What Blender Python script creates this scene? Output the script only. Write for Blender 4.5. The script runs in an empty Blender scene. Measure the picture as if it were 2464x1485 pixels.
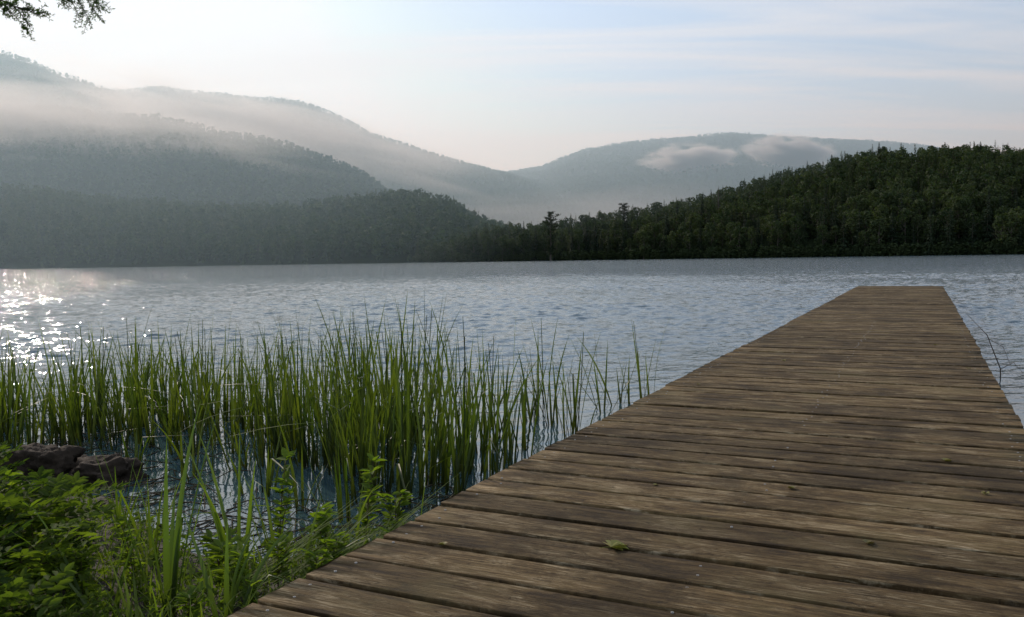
import bpy, math, random
import numpy as np
from mathutils import Vector, Matrix
rng=np.random.default_rng(7)
random.seed(7)
scene=bpy.context.scene
COL=scene.collection
H=1.2
# ------------------------------------------------------------------ helpers
def link(o): COL.objects.link(o); return o
def tag(o,label=None,cat=None,kind=None,group=None):
    if label:o["label"]=label
    if cat:o["category"]=cat
    if kind:o["kind"]=kind
    if group:o["group"]=group
    return o
def mesh_np(name,V,F,mats=(),midx=None,attr=None,smooth=False):
    V=np.asarray(V,dtype=np.float32); F=np.asarray(F,dtype=np.int32)
    k=F.shape[1]; me=bpy.data.meshes.new(name)
    me.vertices.add(len(V)); me.vertices.foreach_set("co",V.ravel())
    me.loops.add(F.size); me.loops.foreach_set("vertex_index",F.ravel())
    me.polygons.add(len(F)); me.polygons.foreach_set("loop_start",np.arange(0,F.size,k,dtype=np.int32))
    try: me.polygons.foreach_set("loop_total",np.full(len(F),k,dtype=np.int32))
    except Exception: pass
    for m in mats: me.materials.append(m)
    if midx is not None: me.polygons.foreach_set("material_index",np.asarray(midx,dtype=np.int32))
    if smooth: me.polygons.foreach_set("use_smooth",np.ones(len(F),dtype=bool))
    if attr is not None:
        for an,av in attr.items():
            a=me.attributes.new(an,'FLOAT','POINT'); a.data.foreach_set("value",np.asarray(av,dtype=np.float32))
    me.update(calc_edges=True); me.validate()
    return me
class G:
    """geometry accumulator (quads)"""
    def __init__(s): s.V=[];s.F=[];s.M=[];s.n=0
    def add(s,V,F,m=0):
        V=np.asarray(V,float).reshape(-1,3);F=np.asarray(F,int)
        s.V.append(V);s.F.append(F+s.n);s.M.append(np.full(len(F),m));s.n+=len(V)
    def get(s): return np.concatenate(s.V),np.concatenate(s.F),np.concatenate(s.M)
    def mesh(s,name,mats,smooth=False):
        V,F,M=s.get(); return mesh_np(name,V,F,mats,M,smooth=smooth)
def norm(a): return a/np.maximum(np.linalg.norm(a,axis=-1,keepdims=True),1e-9)
def diamonds(C,Nn,sx,sy,r=rng,A=None):
    n=len(C)
    if A is None:
        A=r.normal(size=(n,3))
    A=norm(A-np.sum(A*Nn,axis=1,keepdims=True)*Nn); B=np.cross(Nn,A)
    sx=np.asarray(sx).reshape(-1,1); sy=np.asarray(sy).reshape(-1,1)
    V=np.stack([C-A*sx,C+B*sy+A*sx*.15,C+A*sx,C-B*sy-A*sx*.1],axis=1).reshape(-1,3)
    return V,np.arange(4*n).reshape(n,4)
def leaflets(P,D,Nn,L,W):
    D=norm(D);S=norm(np.cross(D,Nn));U=np.cross(S,D)
    L=np.asarray(L).reshape(-1,1);W=np.asarray(W).reshape(-1,1);n=len(P)
    b=P;t=P+D*L-U*L*.12
    l1=P+D*L*.3+S*W*.5+U*W*.22; l2=P+D*L*.68+S*W*.42+U*W*.12
    r1=P+D*L*.3-S*W*.5+U*W*.22; r2=P+D*L*.68-S*W*.42+U*W*.12
    V=np.stack([b,l1,l2,t,r2,r1],axis=1).reshape(-1,3)
    i=np.arange(n)[:,None]*6
    F=np.concatenate([i+np.array([[0,3,2,1]]),i+np.array([[0,5,4,3]])])
    return V,F
def tube(P,R,k=6):
    P=np.asarray(P,float);n=len(P);T=np.gradient(P,axis=0);T=norm(T)
    ref=np.array([0,0,1.]) if abs(T[0][2])<.8 else np.array([1.,0,0])
    V=[]
    for i in range(n):
        a=norm(np.cross(T[i],ref));b=np.cross(T[i],a)
        th=np.arange(k)*2*np.pi/k
        V.append(P[i]+R[i]*(np.cos(th)[:,None]*a+np.sin(th)[:,None]*b))
    F=[[i*k+j,i*k+(j+1)%k,(i+1)*k+(j+1)%k,(i+1)*k+j] for i in range(n-1) for j in range(k)]
    return np.concatenate(V),F
def blade(P0,az,lean,L,W,curve,n=8,twist=0.,kink=None):
    """strap leaf, V-folded"""
    s=np.linspace(0,1,n+1);P=[np.array(P0,float)];ds=L/n
    dirs=[]
    for i in range(n+1):
        a=lean+curve*s[i]**1.6
        if kink and s[i]>kink[0]: a+=kink[1]
        dirs.append(np.array([math.sin(a)*math.cos(az),math.sin(a)*math.sin(az),math.cos(a)]))
    for i in range(n): P.append(P[-1]+dirs[i]*ds)
    P=np.array(P)
    V=[]
    for i in range(n+1):
        sa=az+math.pi/2+twist*s[i]
        sd=np.array([math.cos(sa),math.sin(sa),0]);nn=norm(np.cross(dirs[i],sd))
        w=W*.5*min(1,.75+.8*s[i])*(1-s[i]**2.4)+.0005
        V+= [P[i]+sd*w+nn*w*.35,P[i],P[i]-sd*w+nn*w*.35]
    F=[]
    for i in range(n):
        for j in range(2):
            F.append([i*3+j,i*3+j+1,(i+1)*3+j+1,(i+1)*3+j])
    return np.array(V),F
# ------------------------------------------------------------------ node helpers
def newmat(name):
    m=bpy.data.materials.new(name);m.use_nodes=True;nt=m.node_tree;nt.nodes.clear()
    out=nt.nodes.new('ShaderNodeOutputMaterial');return m,nt,out
def nd(nt,t,props=None,**ins):
    n=nt.nodes.new(t)
    if props:
        for k,v in props.items(): setattr(n,k,v)
    for k,v in ins.items():
        key=int(k[1:]) if k[0]=='_' and k[1:].isdigit() else k.replace('_',' ')
        s=n.inputs[key]
        if isinstance(v,bpy.types.NodeSocket): nt.links.new(v,s)
        else: s.default_value=v
    return n
def mth(nt,op,a,b=0.,clamp=False):
    n=nt.nodes.new('ShaderNodeMath');n.operation=op;n.use_clamp=clamp
    for i,v in enumerate((a,b)):
        if isinstance(v,bpy.types.NodeSocket): nt.links.new(v,n.inputs[i])
        else: n.inputs[i].default_value=v
    return n.outputs[0]
def mixc(nt,f,a,b,blend='MIX'):
    n=nt.nodes.new('ShaderNodeMix');n.data_type='RGBA';n.blend_type=blend
    for i,v in ((0,f),(6,a),(7,b)):
        if isinstance(v,bpy.types.NodeSocket): nt.links.new(v,n.inputs[i])
        else: n.inputs[i].default_value=v if i==0 else (*v,1) if len(v)==3 else v
    return n.outputs[2]
def ramp(nt,f,stops):
    n=nt.nodes.new('ShaderNodeValToRGB');nt.links.new(f,n.inputs[0])
    cr=n.color_ramp
    while len(cr.elements)<len(stops): cr.elements.new(.5)
    for e,(p,c) in zip(cr.elements,stops):
        e.position=p;e.color=(c,c,c,1) if isinstance(c,(int,float)) else (*c,1)
    return n.outputs[0]
def noise(nt,vec,scale,detail=3,rough=.5,dist=0):
    n=nd(nt,'ShaderNodeTexNoise',Scale=scale,Detail=detail,Roughness=rough,Distortion=dist)
    if vec is not None: nt.links.new(vec,n.inputs['Vector'])
    return n.outputs[0]
def mapping(nt,vec,scale=(1,1,1),rot=(0,0,0),loc=(0,0,0)):
    n=nd(nt,'ShaderNodeMapping',Scale=scale,Rotation=rot,Location=loc);nt.links.new(vec,n.inputs[0]);return n.outputs[0]
def leafmat(name,c1,c2,c3,trans=.35,src='island',rough=.5,pscale=.1,tcol=None,gradient=None,spec=.3):
    m,nt,out=newmat(name)
    geo=nd(nt,'ShaderNodeNewGeometry')
    isl=geo.outputs['Random Per Island']
    if src=='tint': big=nd(nt,'ShaderNodeAttribute',{'attribute_name':'tint'}).outputs['Fac']
    elif src=='object': big=nd(nt,'ShaderNodeObjectInfo').outputs['Random']
    else: big=noise(nt,geo.outputs['Position'],pscale,2)
    c=mixc(nt,big,c1,c2)
    c=mixc(nt,mth(nt,'MULTIPLY',isl,.8 if name=='reed_leaf' else .6),c,c3)
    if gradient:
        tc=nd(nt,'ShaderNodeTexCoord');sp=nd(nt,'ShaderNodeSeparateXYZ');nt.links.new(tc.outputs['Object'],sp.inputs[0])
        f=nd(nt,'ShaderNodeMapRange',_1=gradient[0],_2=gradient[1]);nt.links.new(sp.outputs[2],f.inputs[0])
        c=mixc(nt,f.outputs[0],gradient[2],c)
    if name=='reed_leaf':
        dead=mth(nt,'GREATER_THAN',isl,.92)
        c=mixc(nt,dead,c,(.17,.11,.035))
    bs=nd(nt,'ShaderNodeBsdfPrincipled',Roughness=rough);nt.links.new(c,bs.inputs['Base Color'])
    bs.inputs['Specular IOR Level'].default_value=spec
    tr=nd(nt,'ShaderNodeBsdfTranslucent')
    tc2=mixc(nt,1.,c,tcol or (1.5,1.7,.6),'MULTIPLY');nt.links.new(tc2,tr.inputs[0])
    mx=nd(nt,'ShaderNodeMixShader');mx.inputs[0].default_value=trans
    nt.links.new(bs.outputs[0],mx.inputs[1]);nt.links.new(tr.outputs[0],mx.inputs[2]);nt.links.new(mx.outputs[0],out.inputs[0])
    return m
def simple(name,c1,c2,scale=8,rough=.8,bump=.3,bscale=30,detail=5,spec=.3):
    m,nt,out=newmat(name);geo=nd(nt,'ShaderNodeNewGeometry')
    n=noise(nt,geo.outputs['Position'],scale,detail,.6);c=mixc(nt,ramp(nt,n,[(.3,0.),(.7,1.)]),c1,c2)
    b=nd(nt,'ShaderNodeBump',Strength=bump,Distance=.02);nt.links.new(noise(nt,geo.outputs['Position'],bscale,4),b.inputs['Height'])
    bs=nd(nt,'ShaderNodeBsdfPrincipled',Roughness=rough);nt.links.new(c,bs.inputs['Base Color']);nt.links.new(b.outputs[0],bs.inputs['Normal'])
    bs.inputs['Specular IOR Level'].default_value=spec
    nt.links.new(bs.outputs[0],out.inputs[0]);return m
# ------------------------------------------------------------------ camera
cam=bpy.data.cameras.new("camera");co=link(bpy.data.objects.new("camera",cam))
cam.lens=29.95;cam.sensor_width=36;cam.clip_start=.05;cam.clip_end=20000
co.matrix_world=Matrix.Translation((0,0,H))@Matrix.Rotation(math.pi/2-.0583,4,'X')@Matrix.Rotation(-.016,4,'Z')
scene.camera=co
# ------------------------------------------------------------------ light
SAZ=math.radians(-33);SEL=math.radians(29)
sd=Vector((math.sin(SAZ)*math.cos(SEL),math.cos(SAZ)*math.cos(SEL),math.sin(SEL)))
sl=bpy.data.lights.new("sun",'SUN');sl.energy=3.3;sl.angle=math.radians(.5);sl.color=(1,.95,.86)
so=link(bpy.data.objects.new("sun",sl));so.rotation_euler=sd.to_track_quat('Z','Y').to_euler()
w=bpy.data.worlds.new("World");scene.world=w;w.use_nodes=True;nt=w.node_tree;nt.nodes.clear()
sky=nd(nt,'ShaderNodeTexSky',{'sky_type':'NISHITA'});sky.sun_disc=False;sky.sun_elevation=SEL;sky.sun_rotation=SAZ
sky.air_density=1.0;sky.dust_density=1.0;sky.ozone_density=2.5;sky.altitude=300
mn_=nd(nt,'ShaderNodeVectorMath',{'operation':'MINIMUM'});nt.links.new(sky.outputs[0],mn_.inputs[0]);mn_.inputs[1].default_value=(6.9,7.1,7.3)
tc=nd(nt,'ShaderNodeTexCoord');sp=nd(nt,'ShaderNodeSeparateXYZ');nt.links.new(tc.outputs['Generated'],sp.inputs[0])
zz=mth(nt,'ADD',mth(nt,'MAXIMUM',sp.outputs[2],0.),.10)
cx=mth(nt,'DIVIDE',sp.outputs[0],zz);cy=mth(nt,'DIVIDE',sp.outputs[1],zz)
cb=nd(nt,'ShaderNodeCombineXYZ');nt.links.new(cx,cb.inputs[0]);nt.links.new(cy,cb.inputs[1])
v=mapping(nt,cb.outputs[0],(.26,1.6,1),(0,0,math.radians(-13)))
c1=noise(nt,v,1.9,6,.58,.7)
cf=ramp(nt,c1,[(.40,.32),(.60,1.)])
cl=mixc(nt,mth(nt,'MULTIPLY',cf,.78),mixc(nt,1.,mn_.outputs[0],(.90,1.,1.10),'MULTIPLY'),(5.75,6.2,6.9))
bg=nd(nt,'ShaderNodeBackground',Strength=.15);nt.links.new(cl,bg.inputs[0])
wo=nd(nt,'ShaderNodeOutputWorld');nt.links.new(bg.outputs[0],wo.inputs[0])
scene.view_settings.view_transform='Standard';scene.view_settings.look='None';scene.view_settings.exposure=0
# ------------------------------------------------------------------ materials
m_leafT=leafmat('canopy_far',(.028,.054,.024),(.066,.092,.038),(.018,.032,.015),.25,'tint',.7,spec=.1)
m_leafO=leafmat('canopy_tree',(.030,.047,.020),(.070,.088,.036),(.018,.029,.013),.28,'object',.7,spec=.1)
m_leafF=leafmat('canopy_slope',(.030,.047,.020),(.066,.084,.035),(.018,.029,.013),.26,'tint',.7,spec=.1)
m_conO=leafmat('needle_tree',(.018,.031,.017),(.032,.047,.023),(.012,.020,.011),.14,'object',.7,spec=.1)
m_bark=simple('bark',(.05,.04,.03),(.11,.09,.07),4)
m_floor=simple('forest_floor',(.012,.018,.008),(.02,.03,.012),.2,.95,.2,1,spec=.05)
# ------------------------------------------------------------------ tree prototypes (unit height =1)
def proto_decid(r,n,leaf,trunk=True,rad=.33,low=.12):
    g=G()
    if trunk:
        P=[(0,0,-.05),(.01,0,.2),(.0,.015,.5),(0.01,0,.8)];g.add(*tube(P,[.022,.017,.012,.004],5),1)
        for k in range(5):
            a=r.uniform(0,6.28);z=r.uniform(.25,.55);q=r.uniform(.15,.25)
            g.add(*tube([(0,0,z),(q*.5*math.cos(a),q*.5*math.sin(a),z+.1),(q*math.cos(a),q*math.sin(a),z+.22)],[.008,.006,.003],4),1)
    L=r.integers(11,17);C=[];O=[]
    lob=[]
    for k in range(L):
        a=r.uniform(0,6.28);z=low+(.88-low)*(k+r.uniform())/L;q=rad*.66*math.sqrt(max(.05,1-((z-.42)/.52)**2))*r.uniform(.4,1.25)
        lob.append((q*math.cos(a),q*math.sin(a),z,r.uniform(.07,.14)))
    lob.append((0,0,.5,.22));lob.append((r.normal()*.03,r.normal()*.03,.87,.08))
    for i in range(n):
        l=lob[r.integers(len(lob))];d=norm(r.normal(size=3)+np.array([0,0,.25]));s=l[3]*r.uniform(.7,1.15)
        C.append([l[0]+d[0]*s,l[1]+d[1]*s,l[2]+d[2]*s*1.05]);O.append(d)
    C=np.array(C);O=norm(np.array(O)+r.normal(size=(n,3))*.55+np.array([0,0,.3]))
    s=leaf*r.uniform(.6,1.3,n)
    g.add(*diamonds(C,O,s,s*.65,r),0)
    return g.get()
def proto_spruce(r,n,leaf,rad=.17,power=.85,trunk=True,bare=.03):
    g=G()
    if trunk: g.add(*tube([(0,0,-.05),(0,0,.5),(0,0,.97)],[.016,.009,.001],5),1)
    u=r.uniform(0,1,n)**1.15;z=bare+(1-bare)*u
    tier=np.floor(z*22)/22
    a=r.uniform(0,6.28,n)
    R=rad*(1-u)**power*(.62+.38*np.abs(np.sin(a*2.5+tier*57)))*r.uniform(.3,1.08,n)*(1+.25*np.sin(tier*71))
    C=np.stack([R*np.cos(a),R*np.sin(a),tier*.6+z*.4-R*.35],axis=1)
    Nn=norm(np.stack([.5*np.cos(a),.5*np.sin(a),np.ones(n)],axis=1)+r.normal(size=(n,3))*.3)
    A=np.stack([np.cos(a),np.sin(a),-.45*np.ones(n)],axis=1)
    s=leaf*r.uniform(.6,1.3,n)*(.45+.7*(1-u))
    g.add(*diamonds(C,Nn,s,s*.42,r,A),0)
    return g.get()
def proto_pine(r,n,leaf):
    g=G();g.add(*tube([(0,0,-.03),(.01,0,.4),(.0,.01,.75),(.015,0,.98)],[.02,.015,.009,.003],7),1)
    C=[];nb=30
    for k in range(nb):
        z=.20+.77*k/(nb-1);a=k*2.4+r.uniform(-.6,.6);L=(.04+.13*math.sin(math.pi*min(1,(1.12-z)/.9)))*r.uniform(.5,1.35)
        e=np.array([L*math.cos(a),L*math.sin(a),z+L*.3])
        g.add(*tube([(0,0,z),(e[0]*.5,e[1]*.5,z+.01),tuple(e)],[.006,.004,.002],4),1)
        m=n//nb
        t=r.uniform(.1,1.08,m)[:,None]
        c=np.array([0,0,z])*(1-t)+e*t+r.normal(size=(m,3))*np.array([.02,.02,.014]);C.append(c)
    C=np.concatenate(C);nn=len(C);O=norm(r.normal(size=(nn,3))*.9+np.array([0,0,1.]));s=leaf*r.uniform(.6,1.3,nn)
    g.add(*diamonds(C,O,s,s*.5,r),0);return g.get()
# ------------------------------------------------------------------ hills
class Hill:
    def __init__(s,prof,Ys,Yr,tree,seed,rough=.04):
        p=np.array(prof);s.t=p[:,0];s.e=p[:,1];s.Ys=Ys;s.Yr=Yr;s.tree=tree;s.seed=seed;s.rough=rough
    def ys(s,t): return s.Ys(t) if callable(s.Ys) else np.full_like(t,s.Ys)
    def yr(s,t): return s.Yr(t) if callable(s.Yr) else np.full_like(t,s.Yr)
    def z(s,X,Y):
        t=X/Y;ys=s.ys(t);yr=s.yr(t);e=np.interp(t,s.t,s.e)
        R=np.maximum(e*yr+H-s.tree,.6)
        u=(Y-ys)/(yr-ys)
        g=np.where(u<1,u*(1.45-.45*u),1-np.maximum(u-1,0)**1.3*.8)
        k=s.seed
        w=np.sin(X*.021+k)*np.sin(Y*.017+2*k)+.6*np.sin(X*.047+Y*.03+k*3)+.4*np.sin(X*.11-Y*.07+k)
        return np.where(u<0,-1.5+0*u,R*g*(1+s.rough*w*np.clip(u*3,0,1)*np.clip((1-u)*3+.35,.35,1))-.4*np.exp(-np.clip(u,0,9)*40))
    def terrain(s,name,t0,t1,nt_=140,ny=50,ext=1.35):
        ts=np.linspace(t0,t1,nt_);us=np.linspace(-.06,ext,ny)
        T,U=np.meshgrid(ts,us,indexing='ij');ys=s.ys(T);yr=s.yr(T);Y=ys+U*(yr-ys);X=T*Y
        Z=s.z(X,Y);V=np.stack([X,Y,Z],-1).reshape(-1,3)
        i,j=np.meshgrid(np.arange(nt_-1),np.arange(ny-1),indexing='ij');a=(i*ny+j).ravel()
        F=np.stack([a,a+ny,a+ny+1,a+1],1)
        o=link(bpy.data.objects.new(name,mesh_np(name,V,F,[m_floor],smooth=True)))
        tag(o,"wooded hillside rising from the lake shore",None,"structure");return o
    def scatter(s,t0,t1,sp,r,umax=1.12,umin=.01):
        ymax=max(s.yr(np.array([t0,(t0+t1)/2,t1])))*1.15;ymin=min(s.ys(np.array([t0,(t0+t1)/2,t1])))
        xs=np.arange(t0*ymax if t0<0 else t0*ymin,t1*ymax,sp);yy=np.arange(ymin,ymax,sp)
        X,Y=np.meshgrid(xs,yy);X=X.ravel()+r.uniform(-.48,.48,X.size)*sp;Y=Y.ravel()+r.uniform(-.48,.48,Y.size)*sp
        t=X/Y;ys=s.ys(t);yr=s.yr(t);u=(Y-ys)/(yr-ys)
        k=(t>t0)&(t<t1)&(u>umin)&(u<umax);X=X[k];Y=Y[k]
        return np.stack([X,Y,s.z(X,Y)],1)
def forest(name,P,hs,protos,pick,r,label,mats,wide=1.,cat="forest"):
    Vs=[];Fs=[];Ms=[];Ts=[];n=0
    for k,(V,F,M) in enumerate(protos):
        I=np.where(pick==k)[0]
        if len(I)==0: continue
        a=r.uniform(0,6.28,len(I));c=np.cos(a)[:,None];s_=np.sin(a)[:,None];h=hs[I][:,None];wd=h*wide*r.uniform(.85,1.2,len(I))[:,None]
        x=(V[None,:,0]*c-V[None,:,1]*s_)*wd+P[I,0:1];y=(V[None,:,0]*s_+V[None,:,1]*c)*wd+P[I,1:2];z=V[None,:,2]*h+P[I,2:3]
        Vs.append(np.stack([x,y,z],-1).reshape(-1,3))
        Fs.append((F[None]+(np.arange(len(I))*len(V))[:,None,None]).reshape(-1,4)+n);n+=len(I)*len(V)
        Ms.append(np.tile(M,len(I)));Ts.append(np.repeat(r.uniform(0,1,len(I)),len(V)))
    me=mesh_np(name,np.concatenate(Vs),np.concatenate(Fs),mats,np.concatenate(Ms),{'tint':np.concatenate(Ts)})
    o=link(bpy.data.objects.new(name,me));tag(o,label,cat,"stuff");return o
A=Hill([(-.95,.31),(-.79,.287),(-.597,.2523),(-.548,.2394),(-.499,.222),(-.465,.207),(-.40,.17),(-.305,.105),(-.2,.03)],950,1450,10,1.,.02)
B=Hill([(-.95,.2),(-.597,.205),(-.46,.206),(-.392,.2055),(-.304,.1964),(-.23,.1855),(-.191,.169),(-.157,.1512),(-.108,.1323),(-.06,.117),(-.001,.1028),(.038,.0885),(.087,.0707),(.136,.048),(.21,.012)],1150,1900,10,2.,.018)
C=Hill([(-.95,.22),(-.742,.2035),(-.597,.1855),(-.5,.181),(-.4,.1736),(-.352,.165),(-.279,.1452),(-.206,.1216),(-.172,.1065),(-.147,.0866),(-.108,.0616),(-.06,.0316),(-.01,.006)],680,1050,10,3.,.04)
D=Hill([(-.95,.11),(-.742,.106),(-.597,.0986),(-.45,.0816),(-.352,.072),(-.255,.0716),(-.181,.0793),(-.108,.084),(-.069,.074),(-.045,.058),(-.011,.0428),(.038,.03),(.1,.025)],lambda t:500-60*np.clip(t+.3,0,.4),lambda t:650-60*np.clip(t+.3,0,.4),13,4.,.05)
E=Hill([(-.3,.03),(-.157,.0623),(-.06,.09),(-.001,.1028),(.038,.108),(.087,.1267),(.136,.1343),(.184,.137),(.2576,.1435),(.306,.138),(.38,.1342),(.428,.130),(.477,.1265),(.526,.117),(.606,.10),(.8,.09)],1300,2600,10,5.,.02)
F_=Hill([(-.12,.0),(-.06,.034),(-.035,.041),(-.006,.0435),(.038,.0452),(.087,.0517),(.136,.0573),(.194,.0676),(.233,.0770),(.282,.0896),(.331,.1034),(.38,.1144),(.428,.1253),(.477,.127),(.55,.127),(.606,.124),(.85,.115)],lambda t:np.interp(t,[-.12,-.06,.1,.3,.6,.85],[478,440,405,345,285,235]),lambda t:np.interp(t,[-.12,-.06,.1,.3,.6,.85],[490,480,470,460,430,380]),13,6.,.04)
A.terrain("hill",-.95,-.2);B.terrain("hill",-.95,.21,180);C.terrain("hill",-.95,-.01);D.terrain("hill",-.95,.1,180);E.terrain("hill",-.3,.8,180);F_.terrain("hill",-.12,.85,160)
r=np.random.default_rng(11)
lowD=[proto_decid(r,34,.13,False,low=.2) for _ in range(5)];lowC=[proto_spruce(r,26,.11,.2,.9,False) for _ in range(2)]
midD=[proto_decid(r,130,.075,False) for _ in range(6)];midC=[proto_spruce(r,100,.08,.17,.9,False) for _ in range(3)]
hiD=[proto_decid(r,380,.042,rad=.31) for _ in range(6)];hiC=[proto_spruce(r,300,.052,.17,.8) for _ in range(3)]
lab="hazy mixed forest covering the hillside above the lake"
for h,t0,t1,sp,pd,pc,q,hm,um,wd in ((A,-.85,-.22,8.5,lowD,lowC,.4,8.5,1.05,1.25),(B,-.85,.2,9.5,lowD,lowC,.4,8.5,1.03,1.35),(E,-.2,.75,12.,lowD,lowC,.25,9.5,1.02,1.45),(C,-.85,-.02,7.2,lowD,lowC,.35,10.,1.05,1.15),(D,-.8,.1,5.8,midD,midC,.4,13,1.1,.9)):
    P=h.scatter(t0,t1,sp,r,um);protos=pd+pc
    hs=r.uniform(.82,1.1,len(P))*hm;con=r.uniform(0,1,len(P))<q
    pick=np.where(con,len(pd)+r.integers(0,len(pc),len(P)),r.integers(0,len(pd),len(P)))
    hs=np.where(con,hs*1.12,hs)
    forest("forest",P,hs,protos,pick,r,lab,[m_leafT,m_bark],wd)
P=F_.scatter(-.11,.78,5.,r,1.1,.012)
d=P[:,1]
shore=(P[:,1]-F_.ys(P[:,0]/P[:,1]))
order=np.argsort(shore+ .12*d+ (P[:,0]/P[:,1]>.64)*300+(P[:,0]/P[:,1]<-.05)*300)
ind=order[:300];rest=order[300:]
hs=r.uniform(.76,1.12,len(rest))*12.;con=r.uniform(0,1,len(rest))<.38
forest("forest",P[rest],np.where(con,hs*1.12,hs),hiD+hiC,np.where(con,6+r.integers(0,3,len(rest)),r.integers(0,6,len(rest))),r,"dark green mixed forest on the slope above the shore",[m_leafF,m_bark],.98)
ts=np.linspace(-.115,.8,330)+r.normal(size=330)*.001
for_P=[]
for rep in range(2):
    Ysb=F_.ys(ts)+.5+rep*2.2+r.uniform(0,1.5,len(ts));for_P.append(np.stack([ts*Ysb,Ysb,np.full(len(ts),-.35)],1))
Pb=np.concatenate(for_P);forest("shore_brush",Pb,r.uniform(2.5,5.5,len(Pb)),midD,r.integers(0,6,len(Pb)),r,"low leafy brush overhanging the far waterline",[m_leafF,m_bark],1.3,"brush")
def tm(name,pr,mats): return mesh_np(name,pr[0],pr[1],mats,pr[2])
dm=[tm('broadleaf_tree',proto_decid(r,1100,.027,rad=rr,low=.08),[m_leafO,m_bark]) for rr in (.28,.31,.34,.31,.26,.24)]
cm=[tm('spruce_tree',proto_spruce(r,900,.038,rr,pp),[m_conO,m_bark]) for rr,pp in ((.15,.85),(.17,.8),(.16,.8),(.19,.75))]
for i in ind:
    if r.uniform()<.45:
        o=bpy.data.objects.new("spruce_tree",cm[r.integers(4)]);h=r.uniform(10,17.5)
        tag(o,"dark green spruce tree on the wooded lake shore","tree",None,"spruces along the lake shore")
    else:
        o=bpy.data.objects.new("broadleaf_tree",dm[r.integers(6)]);h=r.uniform(8.5,15.)
        tag(o,"leafy green broadleaf tree on the wooded lake shore","tree",None,"broadleaf trees along the lake shore")
    link(o);o.location=P[i];wv=h*r.uniform(.9,1.15);o.scale=(wv,wv,h);o.rotation_euler=(0,0,r.uniform(0,6.28))
def with_parts(name,pr,loc,h,wv,label,cat,leafm):
    V,F,M=pr
    root=link(bpy.data.objects.new(name,None));root.location=loc;root.empty_display_size=.2
    tag(root,label,cat)
    for pn,mi,mt in (("crown",0,leafm),("trunk",1,m_bark)):
        FF=F[M==mi]
        if len(FF)==0: continue
        u,inv=np.unique(FF,return_inverse=True)
        VV=V[u]*np.array([wv,wv,h])
        o=link(bpy.data.objects.new(pn,mesh_np(pn,VV,inv.reshape(-1,4),[mt])));o.parent=root
    return root
def fz(X,Y): return float(F_.z(np.array([float(X)]),np.array([float(Y)]))[0])
for (t,Y,h) in ((.046,407,25),(.133,425,20)):
    with_parts("white_pine",proto_pine(r,2600,.016),(t*Y,Y,fz(t*Y,Y)-.3),h,h,"tall ragged white pine standing above the shoreline trees","tree",m_conO)
for (t,Y,h) in ((.224,415,17.5),(.195,418,17),(.43,430,15.5),(.548,400,15.5),(.375,440,15)):
    with_parts("spruce_tree",proto_spruce(r,1500,.042,.18,.8),(t*Y,Y,fz(t*Y,Y)-.3),h,h,"pointed dark spruce rising above the hill canopy","tree",m_conO)
g=G();g.add(*tube([(0,0,0),(.1,0,6),(0,.1,12),(.15,0,17.5)],[.25,.2,.12,.04],6))
for k in range(9):
    z=8+k;a=k*2.3;L=1.6-.12*k;g.add(*tube([(0.05,0,z),(L*.5*math.cos(a),L*.5*math.sin(a),z+.3),(L*math.cos(a),L*math.sin(a),z+.5)],[.05,.03,.02],4))
o=link(bpy.data.objects.new("dead_tree",g.mesh("dead_tree",[m_bark])));X,Y=.243*430,430;o.location=(X,Y,fz(X,Y)-.3)
tag(o,"bare grey dead tree trunk above the green canopy","tree")
m_bright=leafmat('canopy_bright',(.05,.09,.025),(.07,.11,.03),(.03,.055,.018),.35,'object',.7,spec=.12)
with_parts("broadleaf_tree",proto_decid(r,2500,.025,rad=.36,low=.05),(.648*215,215,-.3),15,15,"sunlit yellow-green broadleaf tree at the water edge","tree",m_bright)
# ------------------------------------------------------------------ haze and mist
def volmat(name,dens,g,noisy=False,nscale=2.2,thr=.3,color=(1,1,1)):
    m,nt,out=newmat(name);vs=nd(nt,'ShaderNodeVolumeScatter',Density=dens,Anisotropy=g);vs.inputs['Color'].default_value=(*color,1)
    if noisy:
        tc=nd(nt,'ShaderNodeTexCoord')
        ln=nd(nt,'ShaderNodeVectorMath',{'operation':'LENGTH'});nt.links.new(tc.outputs['Object'],ln.inputs[0])
        fall=mth(nt,'SUBTRACT',1.,ln.outputs['Value'],True)
        nn=noise(nt,tc.outputs['Object'],nscale,5,.6,.4)
        v=mth(nt,'SUBTRACT',mth(nt,'ADD',mth(nt,'MULTIPLY',fall,1.1),mth(nt,'MULTIPLY',nn,2.6)),1.3+thr,True)
        v=mth(nt,'MULTIPLY',v,mth(nt,'MULTIPLY',fall,2.5,True))
        nt.links.new(mth(nt,'MULTIPLY',v,dens),vs.inputs['Density'])
    nt.links.new(vs.outputs[0],out.inputs['Volume']);return m
PT=[(-3500,200),(-110,200),(0,400),(3500,640),(3500,4200),(-3500,4200)]
V=[(x,y,-3) for x,y in PT]+[(x,y,480) for x,y in PT]
F=[(0,5,2,1),(2,5,4,3),(6,7,8,11),(8,9,10,11)]+[(i,(i+1)%6,(i+1)%6+6,i+6) for i in range(6)]
o=link(bpy.data.objects.new("haze",mesh_np("haze",V,F,[volmat('haze',.00060,.42,color=(.60,.84,1))])))
tag(o,"thin morning haze filling the valley",None,"structure")
bpy.ops.mesh.primitive_uv_sphere_add(segments=24,ring_count=12);sph=bpy.context.object;sm=sph.data;bpy.data.objects.remove(sph)
def fog(loc,rad,roty,dens,ns,thr=.25,g=.3):
    me=sm.copy();me.materials.clear();me.materials.append(volmat('mist',dens,g,True,ns,thr))
    o=link(bpy.data.objects.new("mist_bank",me));o.location=loc;o.scale=rad;o.rotation_euler=(0,roty,0)
    tag(o,"drifting bank of white morning mist over the forest","mist","stuff")
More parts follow.
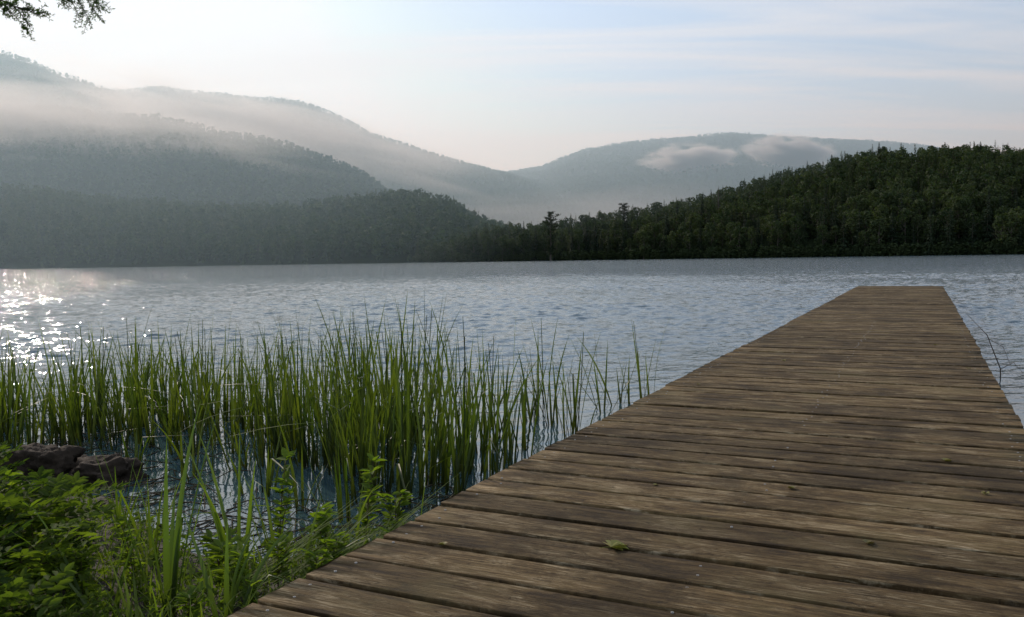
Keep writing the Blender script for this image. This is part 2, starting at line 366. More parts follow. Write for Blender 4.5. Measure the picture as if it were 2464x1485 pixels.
fog((-540,880,155),(420,110,62),.12,.018,2.2,.2,.45)
fog((-330,1120,180),(370,110,62),.25,.022,2.4,.2,.45)
fog((385,1850,206),(125,90,44),-.05,.16,2.3,.22,.4)
fog((600,1850,218),(115,90,46),.1,.16,2.4,.18,.4)
fog((100,1150,50),(520,130,70),0,.005,2.)
# ------------------------------------------------------------------ water
m,nt,out=newmat('lake_water');geo=nd(nt,'ShaderNodeNewGeometry');sp=nd(nt,'ShaderNodeSeparateXYZ');nt.links.new(geo.outputs['Position'],sp.inputs[0])
pv=geo.outputs['Position']
n1=noise(nt,mapping(nt,pv,(.9,1,1),(0,0,.25)),4.2,3,.55,.6)
n2=noise(nt,mapping(nt,pv,(.9,1,1),(0,0,-.3)),13.,2,.5,.3)
n3=noise(nt,mapping(nt,pv,(.75,1,1),(0,0,.2)),1.5,2,.5,.4)
far=nd(nt,'ShaderNodeMapRange',_1=22.,_2=65.,_3=.16,_4=1.);nt.links.new(sp.outputs[1],far.inputs[0])
calm=nd(nt,'ShaderNodeMapRange',_1=5.5,_2=11.,_3=.07,_4=1.);nt.links.new(sp.outputs[1],calm.inputs[0])
hh=mth(nt,'MULTIPLY',mth(nt,'ADD',mth(nt,'MULTIPLY',n1,.085),mth(nt,'MULTIPLY',n3,.09)),mth(nt,'MULTIPLY',far.outputs[0],calm.outputs[0]))
hh=mth(nt,'ADD',hh,mth(nt,'MULTIPLY',mth(nt,'MULTIPLY',n2,.010),calm.outputs[0]))
bp=nd(nt,'ShaderNodeBump',Strength=1.,Distance=1.);nt.links.new(hh,bp.inputs['Height'])
bs=nd(nt,'ShaderNodeBsdfPrincipled',Roughness=.05,IOR=1.55);bs.inputs['Base Color'].default_value=(.035,.068,.078,1)
nt.links.new(bp.outputs[0],bs.inputs['Normal']);nt.links.new(bs.outputs[0],out.inputs[0])
m_water=m
rows=np.concatenate([[-60,-8,0,2],np.exp(np.arange(math.log(3.),math.log(80.),.0027)),[95,120,160,250,500,1200,6000]])
cols=np.concatenate([[-60,-3,-1.2,-.85],np.arange(-.74,.76,.0024),[.85,1.2,3,60]])
T,Yw=np.meshgrid(cols,rows,indexing='ij');Xw=T*np.maximum(Yw,3.);Zw=np.zeros_like(Xw)
rw=np.random.default_rng(77);NW=46
gust=1+.3*np.sin(Xw*.31+Yw*.22+1)*np.sin(Yw*.17-Xw*.11)+.2*np.sin(Xw*.9-Yw*.35)*np.sin(Yw*.6+Xw*.23+2)
for k in range(NW):
    lam=.14*(6.)**((k+rw.uniform())/NW);an=rw.normal()*.6-math.pi/2+.35;ph=rw.uniform(0,6.28)
    slope=.165*math.sqrt(2./NW)*(1.2 if lam<.5 else .7)
    wt=np.clip(lam/(.0085*np.maximum(Yw,1))-.25,0,1)
    kx=2*math.pi/lam
    Zw+=wt*slope*lam/(2*math.pi)*np.sin(kx*(Xw*math.cos(an)+Yw*math.sin(an))+ph)
cal=np.interp(Yw,[3,4.8,7.,9,13],[.05,.07,.2,.5,1.]);fade=np.interp(Yw,[0,3,3.5,45,75],[0,0,1,1,0])*(np.abs(T)<.8)
Zw*=cal*fade*gust
nyw=len(rows);i,j=np.meshgrid(np.arange(len(cols)-1),np.arange(nyw-1),indexing='ij');a=(i*nyw+j).ravel();Fw=np.stack([a,a+nyw,a+nyw+1,a+1],1)
o=link(bpy.data.objects.new("water",mesh_np("water",np.stack([Xw,Yw,Zw],-1).reshape(-1,3),Fw,[m_water],smooth=True)));tag(o,"rippled lake surface glittering in low sun",None,"structure")
# ------------------------------------------------------------------ bank
SX=[-9,-3.2,-2,-1.2,-.55,0,.6,1.5,4,9];SY=[7.5,5.15,4.2,3.3,3.6,3.4,3.0,2.6,2.2,1.5]
def bank(X,Y):
    d=np.interp(X,SX,SY)-Y
    z=np.where(d>0,.30*(1-np.exp(-d*.55)),d*.35)
    z=z+.018*np.sin(X*7+Y*3)*np.sin(Y*9-X*2)+.012*np.sin(X*19)*np.sin(Y*17+1)
    return np.minimum(z,.5)
xs=np.concatenate([np.linspace(-60,-6,20),np.linspace(-5.8,3,180),np.linspace(3.5,60,20)]);ys=np.concatenate([np.linspace(-55,-1,12),np.linspace(-.8,8.5,180)])
X,Y=np.meshgrid(xs,ys,indexing='ij');Z=bank(X,Y);ny=len(ys)
i,j=np.meshgrid(np.arange(len(xs)-1),np.arange(ny-1),indexing='ij');a=(i*ny+j).ravel();Fq=np.stack([a,a+ny,a+ny+1,a+1],1)
m_soil=simple('soil',(.018,.014,.009),(.05,.04,.025),6,.85,.6,40)
o=link(bpy.data.objects.new("ground",mesh_np("ground",np.stack([X,Y,Z],-1).reshape(-1,3),Fq,[m_soil],smooth=True)));tag(o,"damp earth lake bank",None,"structure")
# ------------------------------------------------------------------ dock
AN=math.radians(25.8);ux,uy=math.sin(AN),math.cos(AN);px,py=uy,-ux
DW=2.08;ZD=.30
OX,OY=-.624-2.404*ux/uy,0.0
L0=-2.0;L1=(23.55)/uy
dock=link(bpy.data.objects.new("wooden_dock",None));dock.location=(OX,OY,0);dock.rotation_euler=(0,0,-AN)
tag(dock,"long weathered grey-brown plank dock reaching over the lake","dock")
m,nt,out=newmat('weathered_boards');tc=nd(nt,'ShaderNodeTexCoord');geo=nd(nt,'ShaderNodeNewGeometry');isl=geo.outputs['Random Per Island']
cb=nd(nt,'ShaderNodeCombineXYZ');nt.links.new(mth(nt,'MULTIPLY',isl,37.),cb.inputs[0]);nt.links.new(mth(nt,'MULTIPLY',isl,91.),cb.inputs[2])
va=nd(nt,'ShaderNodeVectorMath',{'operation':'ADD'});nt.links.new(tc.outputs['Object'],va.inputs[0]);nt.links.new(cb.outputs[0],va.inputs[1]);ov=va.outputs[0]
gr=noise(nt,mapping(nt,ov,(3.4,120,20)),1.,6,.70,.3)
gr2=noise(nt,mapping(nt,ov,(12,290,40)),1.,4,.66)
st=noise(nt,mapping(nt,ov,(3.6,12,3)),1.,9,.74,.5)
st2=noise(nt,mapping(nt,tc.outputs['Object'],(1,1,1)),1.9,8,.74)
st3=noise(nt,mapping(nt,ov,(20,42,3)),1.,5,.72,.6)
c=mixc(nt,ramp(nt,gr,[(.38,0.),(.60,1.)]),(.052,.033,.015),(.150,.103,.052))
c=mixc(nt,mth(nt,'MULTIPLY',ramp(nt,gr2,[(.46,0.),(.60,1.)]),ramp(nt,st,[(.48,0.),(.60,.85)])),c,(.40,.32,.205))
c=mixc(nt,ramp(nt,st,[(.37,.78),(.48,0.)]),c,(.024,.015,.008))
c=mixc(nt,ramp(nt,st3,[(.34,.65),(.42,0.)]),c,(.021,.014,.008))
c=mixc(nt,ramp(nt,st2,[(.40,.6),(.50,0.)]),c,(.030,.021,.011))
c=mixc(nt,mth(nt,'MULTIPLY',ramp(nt,st2,[(.52,0.),(.62,1.)]),.35),c,(.14,.112,.055))
hv=nd(nt,'ShaderNodeHueSaturation');nt.links.new(c,hv.inputs['Color']);mr=nd(nt,'ShaderNodeMapRange',_3=.64,_4=1.18);nt.links.new(isl,mr.inputs[0]);nt.links.new(mr.outputs[0],hv.inputs['Value'])
hv.inputs['Saturation'].default_value=1.08
bp=nd(nt,'ShaderNodeBump',Strength=1.,Distance=.005);nt.links.new(mth(nt,'ADD',gr,mth(nt,'ADD',mth(nt,'MULTIPLY',gr2,.6),st3)),bp.inputs['Height'])
bs=nd(nt,'ShaderNodeBsdfPrincipled');nt.links.new(hv.outputs[0],bs.inputs['Base Color']);nt.links.new(bp.outputs[0],bs.inputs['Normal'])
rr=ramp(nt,st,[(.3,.65),(.6,.85)]);nt.links.new(rr,bs.inputs['Roughness']);bs.inputs['Specular IOR Level'].default_value=.09
nt.links.new(bs.outputs[0],out.inputs[0]);m_wood=m
m_wood2=simple('dark_timber',(.010,.007,.005),(.024,.018,.012),5,.8,.4,30)
m_metal=simple('screw_steel',(.20,.19,.17),(.32,.30,.27),50,.5,.1,50)
g=G();l=L0;th=.038;screws=[]
rb=np.random.default_rng(5);nexts=0;secoff=0;bi=0
while l<L1:
    wd=.170+rb.normal()*.0012
    if bi>=nexts: nexts=bi+rb.integers(11,19);secoff=rb.uniform(-.014,.014)
    a0=secoff+rb.normal()*.002;a1=DW+secoff*.5+rb.normal()*.003
    if l+wd>L1: break
    nx=13;xx=np.linspace(a0,a1,nx);b=.004
    cup=rb.uniform(-.0015,.004);dz=rb.normal()*.0018;sk=rb.normal()*.001
    prof=[(0,-th),(0,-b),(b*.3,-b*.3),(b,0),(wd*.3,-cup*.6),(wd*.5,-cup),(wd*.7,-cup*.6),(wd-b,0),(wd-b*.3,-b*.3),(wd,-b),(wd,-th)]
    K=len(prof);V=[]
    wob=rb.uniform(0,6)
    for xi,x in enumerate(xx):
        f=(x-a0)/(a1-a0)
        e=.0007*math.sin(wob+f*9)
        for pi_,(yy,zz_) in enumerate(prof):
            jit=rb.normal()*.0005 if 0<pi_<4 or 6<pi_<10 else 0
            V.append((x,l+yy+sk*(f-.5)*2+e+jit,ZD+zz_+dz+.0015*math.sin(wob*2+f*5)))
    Fs=[]
    for i in range(nx-1):
        for j in range(K):
            Fs.append([i*K+j,(i+1)*K+j,(i+1)*K+(j+1)%K,i*K+(j+1)%K])
    for base,fl in ((0,False),((nx-1)*K,True)):
        for j in range(5):
            q=[base+j,base+j+1,base+K-2-j,base+K-1-j]
            if j<4: Fs.append(q if not fl else q[::-1])
    g.add(V,Fs)
    if l<13:
        for s_ in (.075,1.04,DW-.08):
            for yy in (.04,.135):
                if rb.uniform()<.8: screws.append((s_+rb.normal()*.014,l+yy+rb.normal()*.008,ZD+dz+.0012))
    l+=wd+max(.020,.025+rb.normal()*.0025);bi+=1
deck=link(bpy.data.objects.new("deck",g.mesh("deck",[m_wood])));deck.parent=dock
g=G()
for s_ in screws:
    th_=np.arange(8)*math.pi/4
    ring=[(s_[0]+.0042*math.cos(t),s_[1]+.0042*math.sin(t),s_[2]) for t in th_];low=[(p[0],p[1],p[2]-.004) for p in ring]
    inner=[(s_[0]+.0018*math.cos(t),s_[1]+.0018*math.sin(t),s_[2]-.0008) for t in th_]
    V=ring+low+inner
    F=[[i,(i+1)%8,8+(i+1)%8,8+i] for i in range(8)]+[[i,16+i,16+(i+1)%8,(i+1)%8] for i in range(8)]+[[16,17,18,19],[16,19,20,23],[20,21,22,23]]
    g.add(V,F)
o=link(bpy.data.objects.new("screw",g.mesh("screw",[m_metal])));o.parent=dock;tag(o,None,None,"stuff")
def boxl(g,x0,x1,y0,y1,z0,z1):
    V=[(x,y,z) for x in (x0,x1) for y in (y0,y1) for z in (z0,z1)]
    g.add(V,[(0,1,3,2),(4,6,7,5),(0,4,5,1),(2,3,7,6),(0,2,6,4),(1,5,7,3)])
for s_ in (.05,1.02,DW-.09):
    g=G();boxl(g,s_,s_+.04,L0,L1-.03,ZD-th-.145,ZD-th-.006)
    o=link(bpy.data.objects.new("beam",g.mesh("beam",[m_wood2])));o.parent=dock
postm=None
for k in range(9):
    for s_ in (.14,DW+.035):
        if postm is None:
            g=G();g.add(*tube([(0,0,-1.2),(0,0,0),(0,0,.16),(0,0,.185),(0,0,.186)],[.04,.04,.04,.028,.001],10));postm=g.mesh("post",[m_wood2],True)
        if s_>1 and k<3: continue
        o=link(bpy.data.objects.new("post",postm));o.parent=dock;o.location=(s_,3.2+2.75*k,0)
for (lv) in (17.5,14.6,11.2):
    g=G();boxl(g,DW-.03,DW+.045,lv,lv+.09,ZD-.13,ZD-.055)
    o=link(bpy.data.objects.new("bracket",g.mesh("bracket",[m_wood2])));o.parent=dock
# fallen leaves
m_dead=leafmat('fallen_leaf',(.22,.15,.04),(.14,.07,.03),(.16,.20,.05),.2,'object',.6)
m_green=leafmat('green_fallen_leaf',(.22,.23,.05),(.22,.23,.05),(.22,.15,.04),.15,'object',.6)
for li,(X,Y,s_,a) in enumerate(((.295,2.59,.11,.6),(1.07,3.22,.05,2),(1.85,3.62,.055,.2),(1.75,3.12,.04,4),(4.1,11.3,.06,1),(4.1,8.2,.05,3),(2.29,7.18,.05,5),(-.224,2.64,.04,2.5),(1.086,2.59,.05,.4),(3.5,6.5,.05,1.2),(1.3,5.9,.04,2.2),(.55,3.3,.03,1.))):
    g=G()
    P_=np.zeros((5,3))+np.array([0,0,.004]);an=np.linspace(-1.1,1.1,5);zr=.02 if li==0 else .1
    Dd=np.stack([np.cos(an),np.sin(an),zr+zr*np.random.default_rng(int(X*100)+900).uniform(size=5)],1)
    g.add(*leaflets(P_,Dd,np.tile([[0,0,1.]],(5,1)),np.array([.6,.85,1,.85,.6])*.62,np.full(5,.46)));g.add(*tube([(0,0,.004),(-.2,.02,.02),(-.4,.06,.01)],[.01,.008,.006],4))
    V,F,M=g.get();o=link(bpy.data.objects.new("fallen_leaf",mesh_np("fallen_leaf",V*s_,F,[m_green if li==0 else m_dead])));o.location=(X,Y,ZD+.004);o.rotation_euler=(.05,.06,a)
    tag(o,"curled green and yellow leaf lying on the dock boards" if li==0 else "small curled dead leaf lying on the dock boards","leaf",None,"leaves scattered on the dock")
# ------------------------------------------------------------------ reeds
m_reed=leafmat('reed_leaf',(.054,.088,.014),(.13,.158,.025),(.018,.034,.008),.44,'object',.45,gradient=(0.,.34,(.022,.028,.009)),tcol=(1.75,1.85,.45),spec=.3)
rr_=np.random.default_rng(21);vari=[]
for k in range(24):
    g=G();nb=rr_.integers(4,9)
    for b in range(nb):
        az=rr_.uniform(0,6.28);q=rr_.uniform(0,.10);L=rr_.uniform(.45,1.04)
        kink=(rr_.uniform(.4,.75),rr_.uniform(.6,1.9)) if rr_.uniform()<.11 else None
        g.add(*blade((q*math.cos(az),q*math.sin(az),-.08),az+rr_.normal()*.8,abs(rr_.normal())*.15,L,rr_.uniform(.011,.019),abs(rr_.normal())*.25,8,rr_.uniform(-1.2,1.2),kink))
    if k%4==0:
        az=rr_.uniform(0,6.28);g.add(*tube([(0,0,-.05),(.01*math.cos(az),.01,.4),(.03*math.cos(az),.02,.8)],[.004,.0035,.002],5))
    vari.append(g.mesh("reed_plant",[m_reed]))
pts=[]
while len(pts)<250:
    t=rr_.uniform(-.70,.0);Y=rr_.uniform(3.8,7.4)
    yf=np.interp(t,[-.7,-.6,-.35,-.24,-.16,-.04,0],[5.3,5.3,5.3,4.7,3.95,4.0,4.5]);yb=np.interp(t,[-.7,-.3,-.1,0],[7.2,7.0,6.4,5.9])
    if Y<yf or Y>yb: continue
    dn=.66+.42*math.sin(t*31+Y*1.7)*math.sin(Y*3.1+t*9)-(.25 if t>-.06 else 0)
    if rr_.uniform()>dn: continue
    if any((t*Y-a_)**2+(Y-b_)**2<.006 for a_,b_ in pts): continue
    pts.append((t*Y,Y))
ex=[(.02,6.2),(.035,6.4),(.05,6.6),(.042,6.1),(.07,5.6),(.075,5.7),(.106,6.6),(.126,6.9),(.152,6.9),(.012,5.3),(.0,4.9),(.115,6.7),(-.30,4.4),(-.38,4.7),(-.45,4.9),(-.26,4.1),(-.33,4.9),(-.21,3.9)]
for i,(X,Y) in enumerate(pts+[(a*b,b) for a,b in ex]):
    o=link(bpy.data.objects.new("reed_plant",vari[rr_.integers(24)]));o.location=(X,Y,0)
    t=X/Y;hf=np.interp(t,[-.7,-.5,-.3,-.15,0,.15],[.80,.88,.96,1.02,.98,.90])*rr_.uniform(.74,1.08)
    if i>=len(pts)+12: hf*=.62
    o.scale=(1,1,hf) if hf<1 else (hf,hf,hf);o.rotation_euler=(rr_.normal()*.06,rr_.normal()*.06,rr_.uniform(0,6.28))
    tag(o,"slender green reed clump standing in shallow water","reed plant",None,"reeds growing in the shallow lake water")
g=G()
for k in range(300):
    X=rr_.uniform(-3.2,.1);Yf=np.interp(X,SX,SY);Y=Yf+abs(rr_.normal())*.5;az=rr_.uniform(0,6.28);L=rr_.uniform(.08,.40)
    e=rr_.uniform(-.01,.05)
    g.add(*tube([(X,Y,.004),(X+L*.5*math.cos(az),Y+L*.5*math.sin(az),.008+e),(X+L*math.cos(az),Y+L*math.sin(az),.006)],[.003,.003,.0015],4))
m_straw=simple('straw',(.03,.024,.013),(.08,.065,.038),10,.8,spec=.06)
o=link(bpy.data.objects.new("reed_litter",g.mesh("reed_litter",[m_straw])));tag(o,"broken brown reed stems floating by the bank","litter","stuff")
# ------------------------------------------------------------------ foreground blades
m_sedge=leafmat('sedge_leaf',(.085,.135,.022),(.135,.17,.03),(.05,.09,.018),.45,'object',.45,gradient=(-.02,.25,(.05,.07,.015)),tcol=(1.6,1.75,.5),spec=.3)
def clump(X,Y,n,Lr,Wr,lean,curve,seed,label,biasaz=None):
    q=np.random.default_rng(seed);g=G()
    for b in range(n):
        az=q.uniform(0,6.28) if biasaz is None else biasaz+q.normal()*.7
        kink=(q.uniform(.5,.8),q.uniform(.8,1.8)) if q.uniform()<.12 else None
        g.add(*blade((.04*math.cos(az)*q.uniform(),.04*math.sin(az)*q.uniform(),-.03),az,q.uniform(0,lean),q.uniform(*Lr),q.uniform(*Wr),q.uniform(0,curve),12,q.uniform(-1,1),kink))
    o=link(bpy.data.objects.new("sedge_plant",g.mesh("sedge_plant",[m_sedge])));o.location=(X,Y,float(bank(np.array([X]),np.array([Y]))[0]))
    tag(o,label,"plant",None,"broad-bladed sedges on the bank");return o
sl_="tall broad-bladed green sedge growing on the bank"
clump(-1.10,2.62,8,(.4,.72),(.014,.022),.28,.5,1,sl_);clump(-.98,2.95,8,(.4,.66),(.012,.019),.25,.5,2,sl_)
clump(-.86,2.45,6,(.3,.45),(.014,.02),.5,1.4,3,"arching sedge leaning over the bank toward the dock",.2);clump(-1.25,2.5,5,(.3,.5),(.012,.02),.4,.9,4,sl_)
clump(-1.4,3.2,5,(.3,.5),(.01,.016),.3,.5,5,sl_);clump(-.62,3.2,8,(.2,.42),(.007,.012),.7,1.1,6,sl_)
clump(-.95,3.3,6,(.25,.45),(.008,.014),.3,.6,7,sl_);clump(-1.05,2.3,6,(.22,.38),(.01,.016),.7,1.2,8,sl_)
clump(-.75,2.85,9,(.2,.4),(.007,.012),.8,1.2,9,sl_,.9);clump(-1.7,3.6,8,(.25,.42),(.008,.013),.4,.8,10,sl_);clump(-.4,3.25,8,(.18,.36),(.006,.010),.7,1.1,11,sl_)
# ------------------------------------------------------------------ shrubs, saplings, ground cover
m_shrub=leafmat('shrub_leaf',(.032,.058,.015),(.12,.165,.028),(.016,.032,.010),.5,'object',.7,tcol=(1.8,1.9,.5),spec=.06)
m_stem=simple('stem',(.08,.06,.03),(.12,.09,.04),20,.7,spec=.1)
def shrub(seed,nst=10,Ls=.45,lf=.062):
    q=np.random.default_rng(seed);g=G()
    for s_ in range(nst):
        az=q.uniform(0,6.28);ln=q.uniform(.05,.6);L=Ls*q.uniform(.6,1.1);pts_=[]
        p=np.array([.05*math.cos(az),.05*math.sin(az),-.02])
        for k in range(7):
            a=ln+.5*k/6;pts_.append(p.copy());p=p+np.array([math.sin(a)*math.cos(az),math.sin(a)*math.sin(az),math.cos(a)])*L/6
        g.add(*tube(pts_,np.linspace(.0035,.001,7),4),1)
        for k in range(1,7):
            for rep in range(1 if k<4 else 2):
                la=az+q.uniform(-2,2);dl=np.array([math.cos(la),math.sin(la),q.uniform(.1,1.1)]);dl/=np.linalg.norm(dl)
                R=q.uniform(.17,.26)*Ls/.45;m_=5
                t_=np.linspace(.2,1,m_)[:,None];base=pts_[k]+dl*R*t_-np.array([0,0,1])*(t_**2)*R*.3
                sdv=np.cross(dl,[0,0,1]);sdv/=np.linalg.norm(sdv);nn=np.tile(norm(np.cross(sdv,dl)+q.normal(size=3)*.35)[None],(m_,1))
                for sg in (1,-1):
                    Dd=sdv*sg*.9+dl*.45+q.normal(size=(m_,3))*.12
                    LL=lf*q.uniform(.8,1.2,m_);g.add(*leaflets(base,Dd,nn+q.normal(size=(m_,3))*.2,LL,LL*.42),0)
                g.add(*leaflets(base[-1:],dl[None],nn[:1],[lf*1.1],[lf*.45]),0)
                g.add(*tube([pts_[k],tuple(base[m_//2]),tuple(base[-1])],[.001,.0008,.0006],3),1)
    return g.mesh("leafy_shrub",[m_shrub,m_stem])
sh=[shrub(s_) for s_ in (31,32,33,34)]
spots=[(-1.70,2.75,.74),(-1.95,3.05,.78),(-1.55,2.45,.68),(-2.25,3.3,.76),(-1.95,3.4,.42),(-2.5,3.7,.64),(-1.66,3.0,.42),(-2.0,2.7,.85),(-1.45,2.15,.58),(-2.85,4.0,.6),(-1.25,2.2,.36),(-1.7,2.3,.78),(-3.05,4.4,.5),(-1.3,2.05,.46)]
def bz(X,Y): return float(bank(np.array([float(X)]),np.array([float(Y)]))[0])
for i,(X,Y,s_) in enumerate(spots):
    o=link(bpy.data.objects.new("leafy_shrub",sh[i%4]));o.location=(X,Y,bz(X,Y));o.scale=(s_,)*3;o.rotation_euler=(0,0,i*1.9)
    tag(o,"low bushy shrub with feathery green leaflets on the bank","shrub",None,"shrubs on the lake bank")
m_sapl=leafmat('seedling_leaf',(.10,.15,.024),(.15,.20,.032),(.065,.11,.018),.52,'object',.65,tcol=(1.8,1.9,.5),spec=.1)
def sapling(seed,h,lf):
    q=np.random.default_rng(seed);g=G()
    for st_ in range(3):
        az=q.uniform(0,6.28);ln=q.uniform(.02,.3);hh_=h*q.uniform(.7,1)
        P_=[np.array([math.sin(ln*z)*math.cos(az)*z*hh_,math.sin(ln*z)*math.sin(az)*z*hh_,z*hh_]) for z in np.linspace(0,1,10)]
        g.add(*tube(P_,np.linspace(.003,.001,10),4),1)
        for k in range(2,10):
            for z in range(3):
                a=q.uniform(0,6.28);Dd=np.array([[math.cos(a),math.sin(a),q.uniform(.1,.9)]]);L=lf*q.uniform(.7,1.2)
                g.add(*leaflets(P_[k][None],Dd,np.array([[0,0,1.]])+q.normal(size=(1,3))*.3,[L],[L*.42]),0)
    return g.mesh("leafy_seedling",[m_sapl,m_stem])
sp_=[sapling(41,.4,.055),sapling(42,.34,.05),sapling(43,.25,.05)]
for i,(X,Y,k,s_) in enumerate([(-.96,3.4,0,1.05),(-.60,3.35,1,1.1),(-.70,3.1,2,1.1),(-1.1,3.1,2,1.),(-.45,3.05,2,.8),(-1.3,2.85,1,.8),(-.8,2.8,2,.9),(-.5,3.5,2,1.1),(-1.35,2.6,2,1.2),(-.9,2.65,2,.9),(-.62,2.9,2,.9),(-1.55,2.7,1,1.),(-1.8,2.9,1,1.1),(-.75,3.35,2,1.1),(-.95,2.75,2,1.),(-.66,2.75,2,.8),(-.8,2.55,2,.7),(-.95,2.4,2,.8)]):
    o=link(bpy.data.objects.new("leafy_seedling",sp_[k]));o.location=(X,Y,bz(X,Y)-.01);o.scale=(s_,)*3;o.rotation_euler=(0,0,i*2.3)
    tag(o,"upright seedling with oval bright green leaves near the dock","plant",None,"leafy seedlings on the bank")
q=np.random.default_rng(51);n=14000
X=q.uniform(-4.2,.1,n);Y=q.uniform(1.2,5.6,n);ysh=np.interp(X,SX,SY)
k=(Y<ysh+.03*q.normal(size=n))&(X<OX+ux/uy*Y-.02);X=X[k];Y=Y[k];n=len(X)
g=G();Z=bank(X,Y)+q.uniform(0,.07,n)
a=q.uniform(0,6.28,n);Dd=np.stack([np.cos(a),np.sin(a),q.uniform(-.1,.8,n)],1);LL=q.uniform(.015,.05,n)
g.add(*leaflets(np.stack([X,Y,Z],1),Dd,norm(np.array([[0,0,1.]])+q.normal(size=(n,3))*.5),LL,LL*.55))
m_cover=leafmat('cover_leaf',(.06,.10,.018),(.145,.19,.03),(.035,.06,.014),.5,'island',.8,3.,tcol=(1.7,1.85,.5),spec=.04)
o=link(bpy.data.objects.new("ground_cover",g.mesh("ground_cover",[m_cover])));tag(o,"low leafy green ground cover on the bank","ground cover","stuff")
m_grass=leafmat('grass_blade',(.08,.13,.02),(.14,.19,.035),(.10,.10,.03),.48,'island',.65,3.,tcol=(1.6,1.8,.5),spec=.12)
g=G()
for k in range(4600):
    X=q.uniform(-2.6,-.1);Y=q.uniform(1.9,3.9)
    if Y>np.interp(X,SX,SY) or X>OX+ux/uy*Y-.03: continue
    if math.sin(X*9+Y*4)*math.sin(Y*11-X*3)<-.35: continue
    g.add(*blade((X,Y,bz(X,Y)-.01),q.uniform(0,6.28),q.uniform(0,.9),q.uniform(.06,.20),q.uniform(.003,.0065),q.uniform(.3,1.7),6))
for k in range(80):
    X=q.uniform(-.95,-.5);Y=2.55+(X+.95)*1.1+q.uniform(-.12,.2)
    g.add(*blade((X,Y,bz(X,Y)+.03),math.radians(52)+q.normal()*.18,q.uniform(1.15,1.45),q.uniform(.3,.6),q.uniform(.004,.008),q.uniform(.0,.25),6))
o=link(bpy.data.objects.new("grass",g.mesh("grass",[m_grass])));tag(o,"fine green grass on the bank by the dock","grass","stuff")
# ------------------------------------------------------------------ rocks
m_rock=simple('rock',(.014,.011,.008),(.055,.040,.028),9,.8,1.,22,spec=.08)
import bmesh
from mathutils import noise as mn
for i,(X,Y,s_,lb) in enumerate([(-2.66,4.80,(.25,.18,.15),"rounded brown boulder at the edge of the reeds"),(-2.30,4.70,(.19,.15,.11),"dark wet boulder half sunk at the bank"),(-2.42,4.45,(.11,.1,.05),"small dark stone beside the boulders")]):
    bm=bmesh.new();bmesh.ops.create_icosphere(bm,subdivisions=5,radius=1)
    for v in bm.verts:
        nz=mn.fractal(v.co*1.4+Vector((i*5,0,0)),.8,2.1,6);v.co*=1+.42*nz
        v.co.x*=s_[0];v.co.y*=s_[1];v.co.z*=s_[2]
    me=bpy.data.meshes.new("rock");bm.to_mesh(me);bm.free();me.materials.append(m_rock)
    for p in me.polygons:p.use_smooth=True
    o=link(bpy.data.objects.new("rock",me));o.location=(X,Y,max(.0,bz(X,Y))+s_[2]*.15);tag(o,lb,"rock",None,"rocks at the water edge")
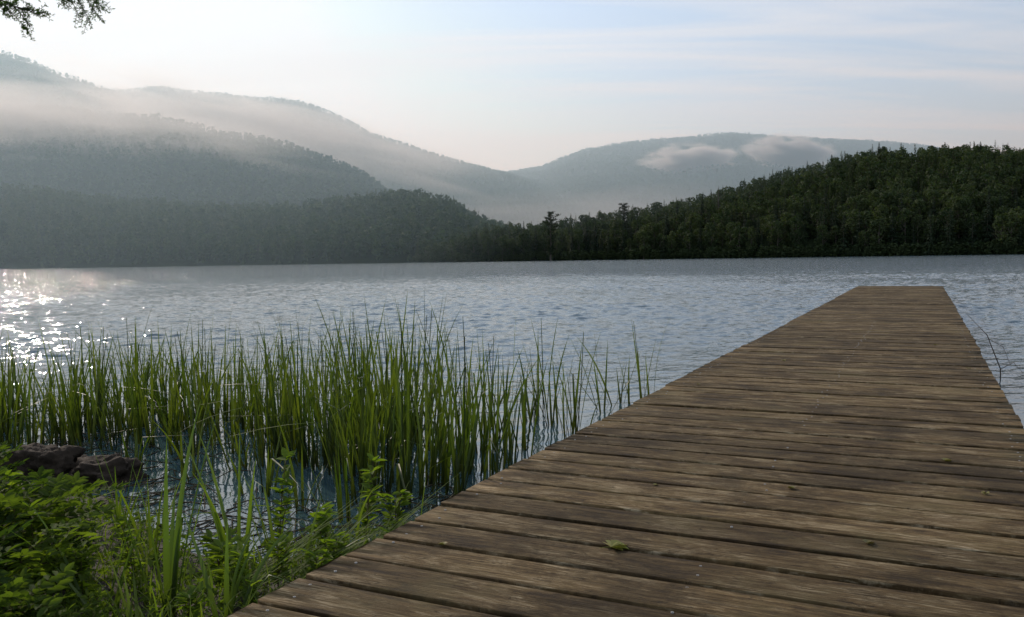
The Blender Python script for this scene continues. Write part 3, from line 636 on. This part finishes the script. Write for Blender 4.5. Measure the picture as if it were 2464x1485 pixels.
# ------------------------------------------------------------------ hemlock with hanging branches
m_hem=leafmat('hemlock_needles',(.045,.085,.025),(.07,.12,.03),(.03,.06,.02),.45,'island',.6,2.,spec=.1)
root=link(bpy.data.objects.new("hemlock_tree",None));root.location=(-3.75,4.1,.15);tag(root,"hemlock tree with drooping needled branches over the bank","tree")
g=G();g.add(*tube([(0,0,-.3),(.02,0,1.5),(0,.03,4),(0,0,7)],[.16,.13,.09,.01],12));o=link(bpy.data.objects.new("trunk",g.mesh("trunk",[m_bark],True)));o.parent=root
def hembranch(seed,z,end,ntw,tl,t0=.3):
    q=np.random.default_rng(seed);g=G();s0=np.array([0,0,z]);e=np.array(end,float)
    P_=[s0+(e-s0)*t+np.array([0,0,.15*math.sin(t*3.14)]) for t in np.linspace(0,1,9)]
    g.add(*tube(P_,np.linspace(.018,.003,9),6),1)
    for k in range(ntw):
        t=q.uniform(t0,1.);b=s0+(e-s0)*t+np.array([0,0,.15*math.sin(t*3.14)])
        d_=norm((e-s0)/np.linalg.norm(e-s0)*.6+q.normal(size=3)*.5+np.array([0,0,-.25]));L=tl*q.uniform(.5,1.1)
        tp=[b+d_*L*u+np.array([0,0,-.18*L*u*u]) for u in np.linspace(0,1,6)]
        g.add(*tube(tp,np.linspace(.003,.001,6),4),1)
        subs=[(tp,L)]
        for s_ in range(9):
            bb=tp[q.integers(1,5)];dd=norm(d_+q.normal(size=3)*.6);l2=L*q.uniform(.25,.5)
            t2=[bb+dd*l2*u+np.array([0,0,-.1*l2*u*u]) for u in np.linspace(0,1,4)];g.add(*tube(t2,np.linspace(.0016,.0008,4),3),1);subs.append((t2,l2))
        for (pp,l2) in subs:
            pp=np.array(pp);n=int(l2/.0036);tt=q.uniform(0,len(pp)-1.001,n);i0=tt.astype(int);f=(tt-i0)[:,None]
            c=pp[i0]*(1-f)+pp[i0+1]*f;ax=norm(pp[-1]-pp[0]);Dd=norm(np.cross(np.tile(ax,(n,1)),q.normal(size=(n,3))))+ax*.5
            g.add(*leaflets(c,Dd,norm(q.normal(size=(n,3))),q.uniform(.011,.018,n),np.full(n,.0040)),0)
    o=link(bpy.data.objects.new("branch",g.mesh("branch",[m_hem,m_bark])));o.parent=root
hembranch(61,2.62,(1.80,-.12,2.31),42,.19,.6)
hembranch(62,2.50,(1.50,-.05,2.24),20,.17,.7)
hembranch(63,3.4,(.3,1.6,3.2),20,.35);hembranch(64,3.6,(-1.4,.3,3.3),20,.35);hembranch(65,3.3,(.2,-1.5,3.1),20,.35)
# ------------------------------------------------------------------ dead twig beside the dock
g=G()
for (P_,R) in (([(0,0,-.2),(.0,.0,.1),(-.12,.02,.42),(-.3,.05,.62)],[.006,.006,.004,.0015]),([(-.1,.02,.38),(.05,.05,.3),(.1,.0,.12)],[.003,.0025,.002]),([(0,0,.1),(.12,0,.16),(.22,.02,.06)],[.004,.003,.0015]),([(-.02,0,.2),(-.2,.04,.18),(-.36,.02,.26)],[.003,.002,.001])):
    g.add(*tube(P_,R,5))
o=link(bpy.data.objects.new("dead_twig",g.mesh("dead_twig",[m_bark])));o.location=(4.55,7.9,0);tag(o,"bare forked twig sticking out of the water beside the dock","twig")
print("done",len(bpy.data.objects))
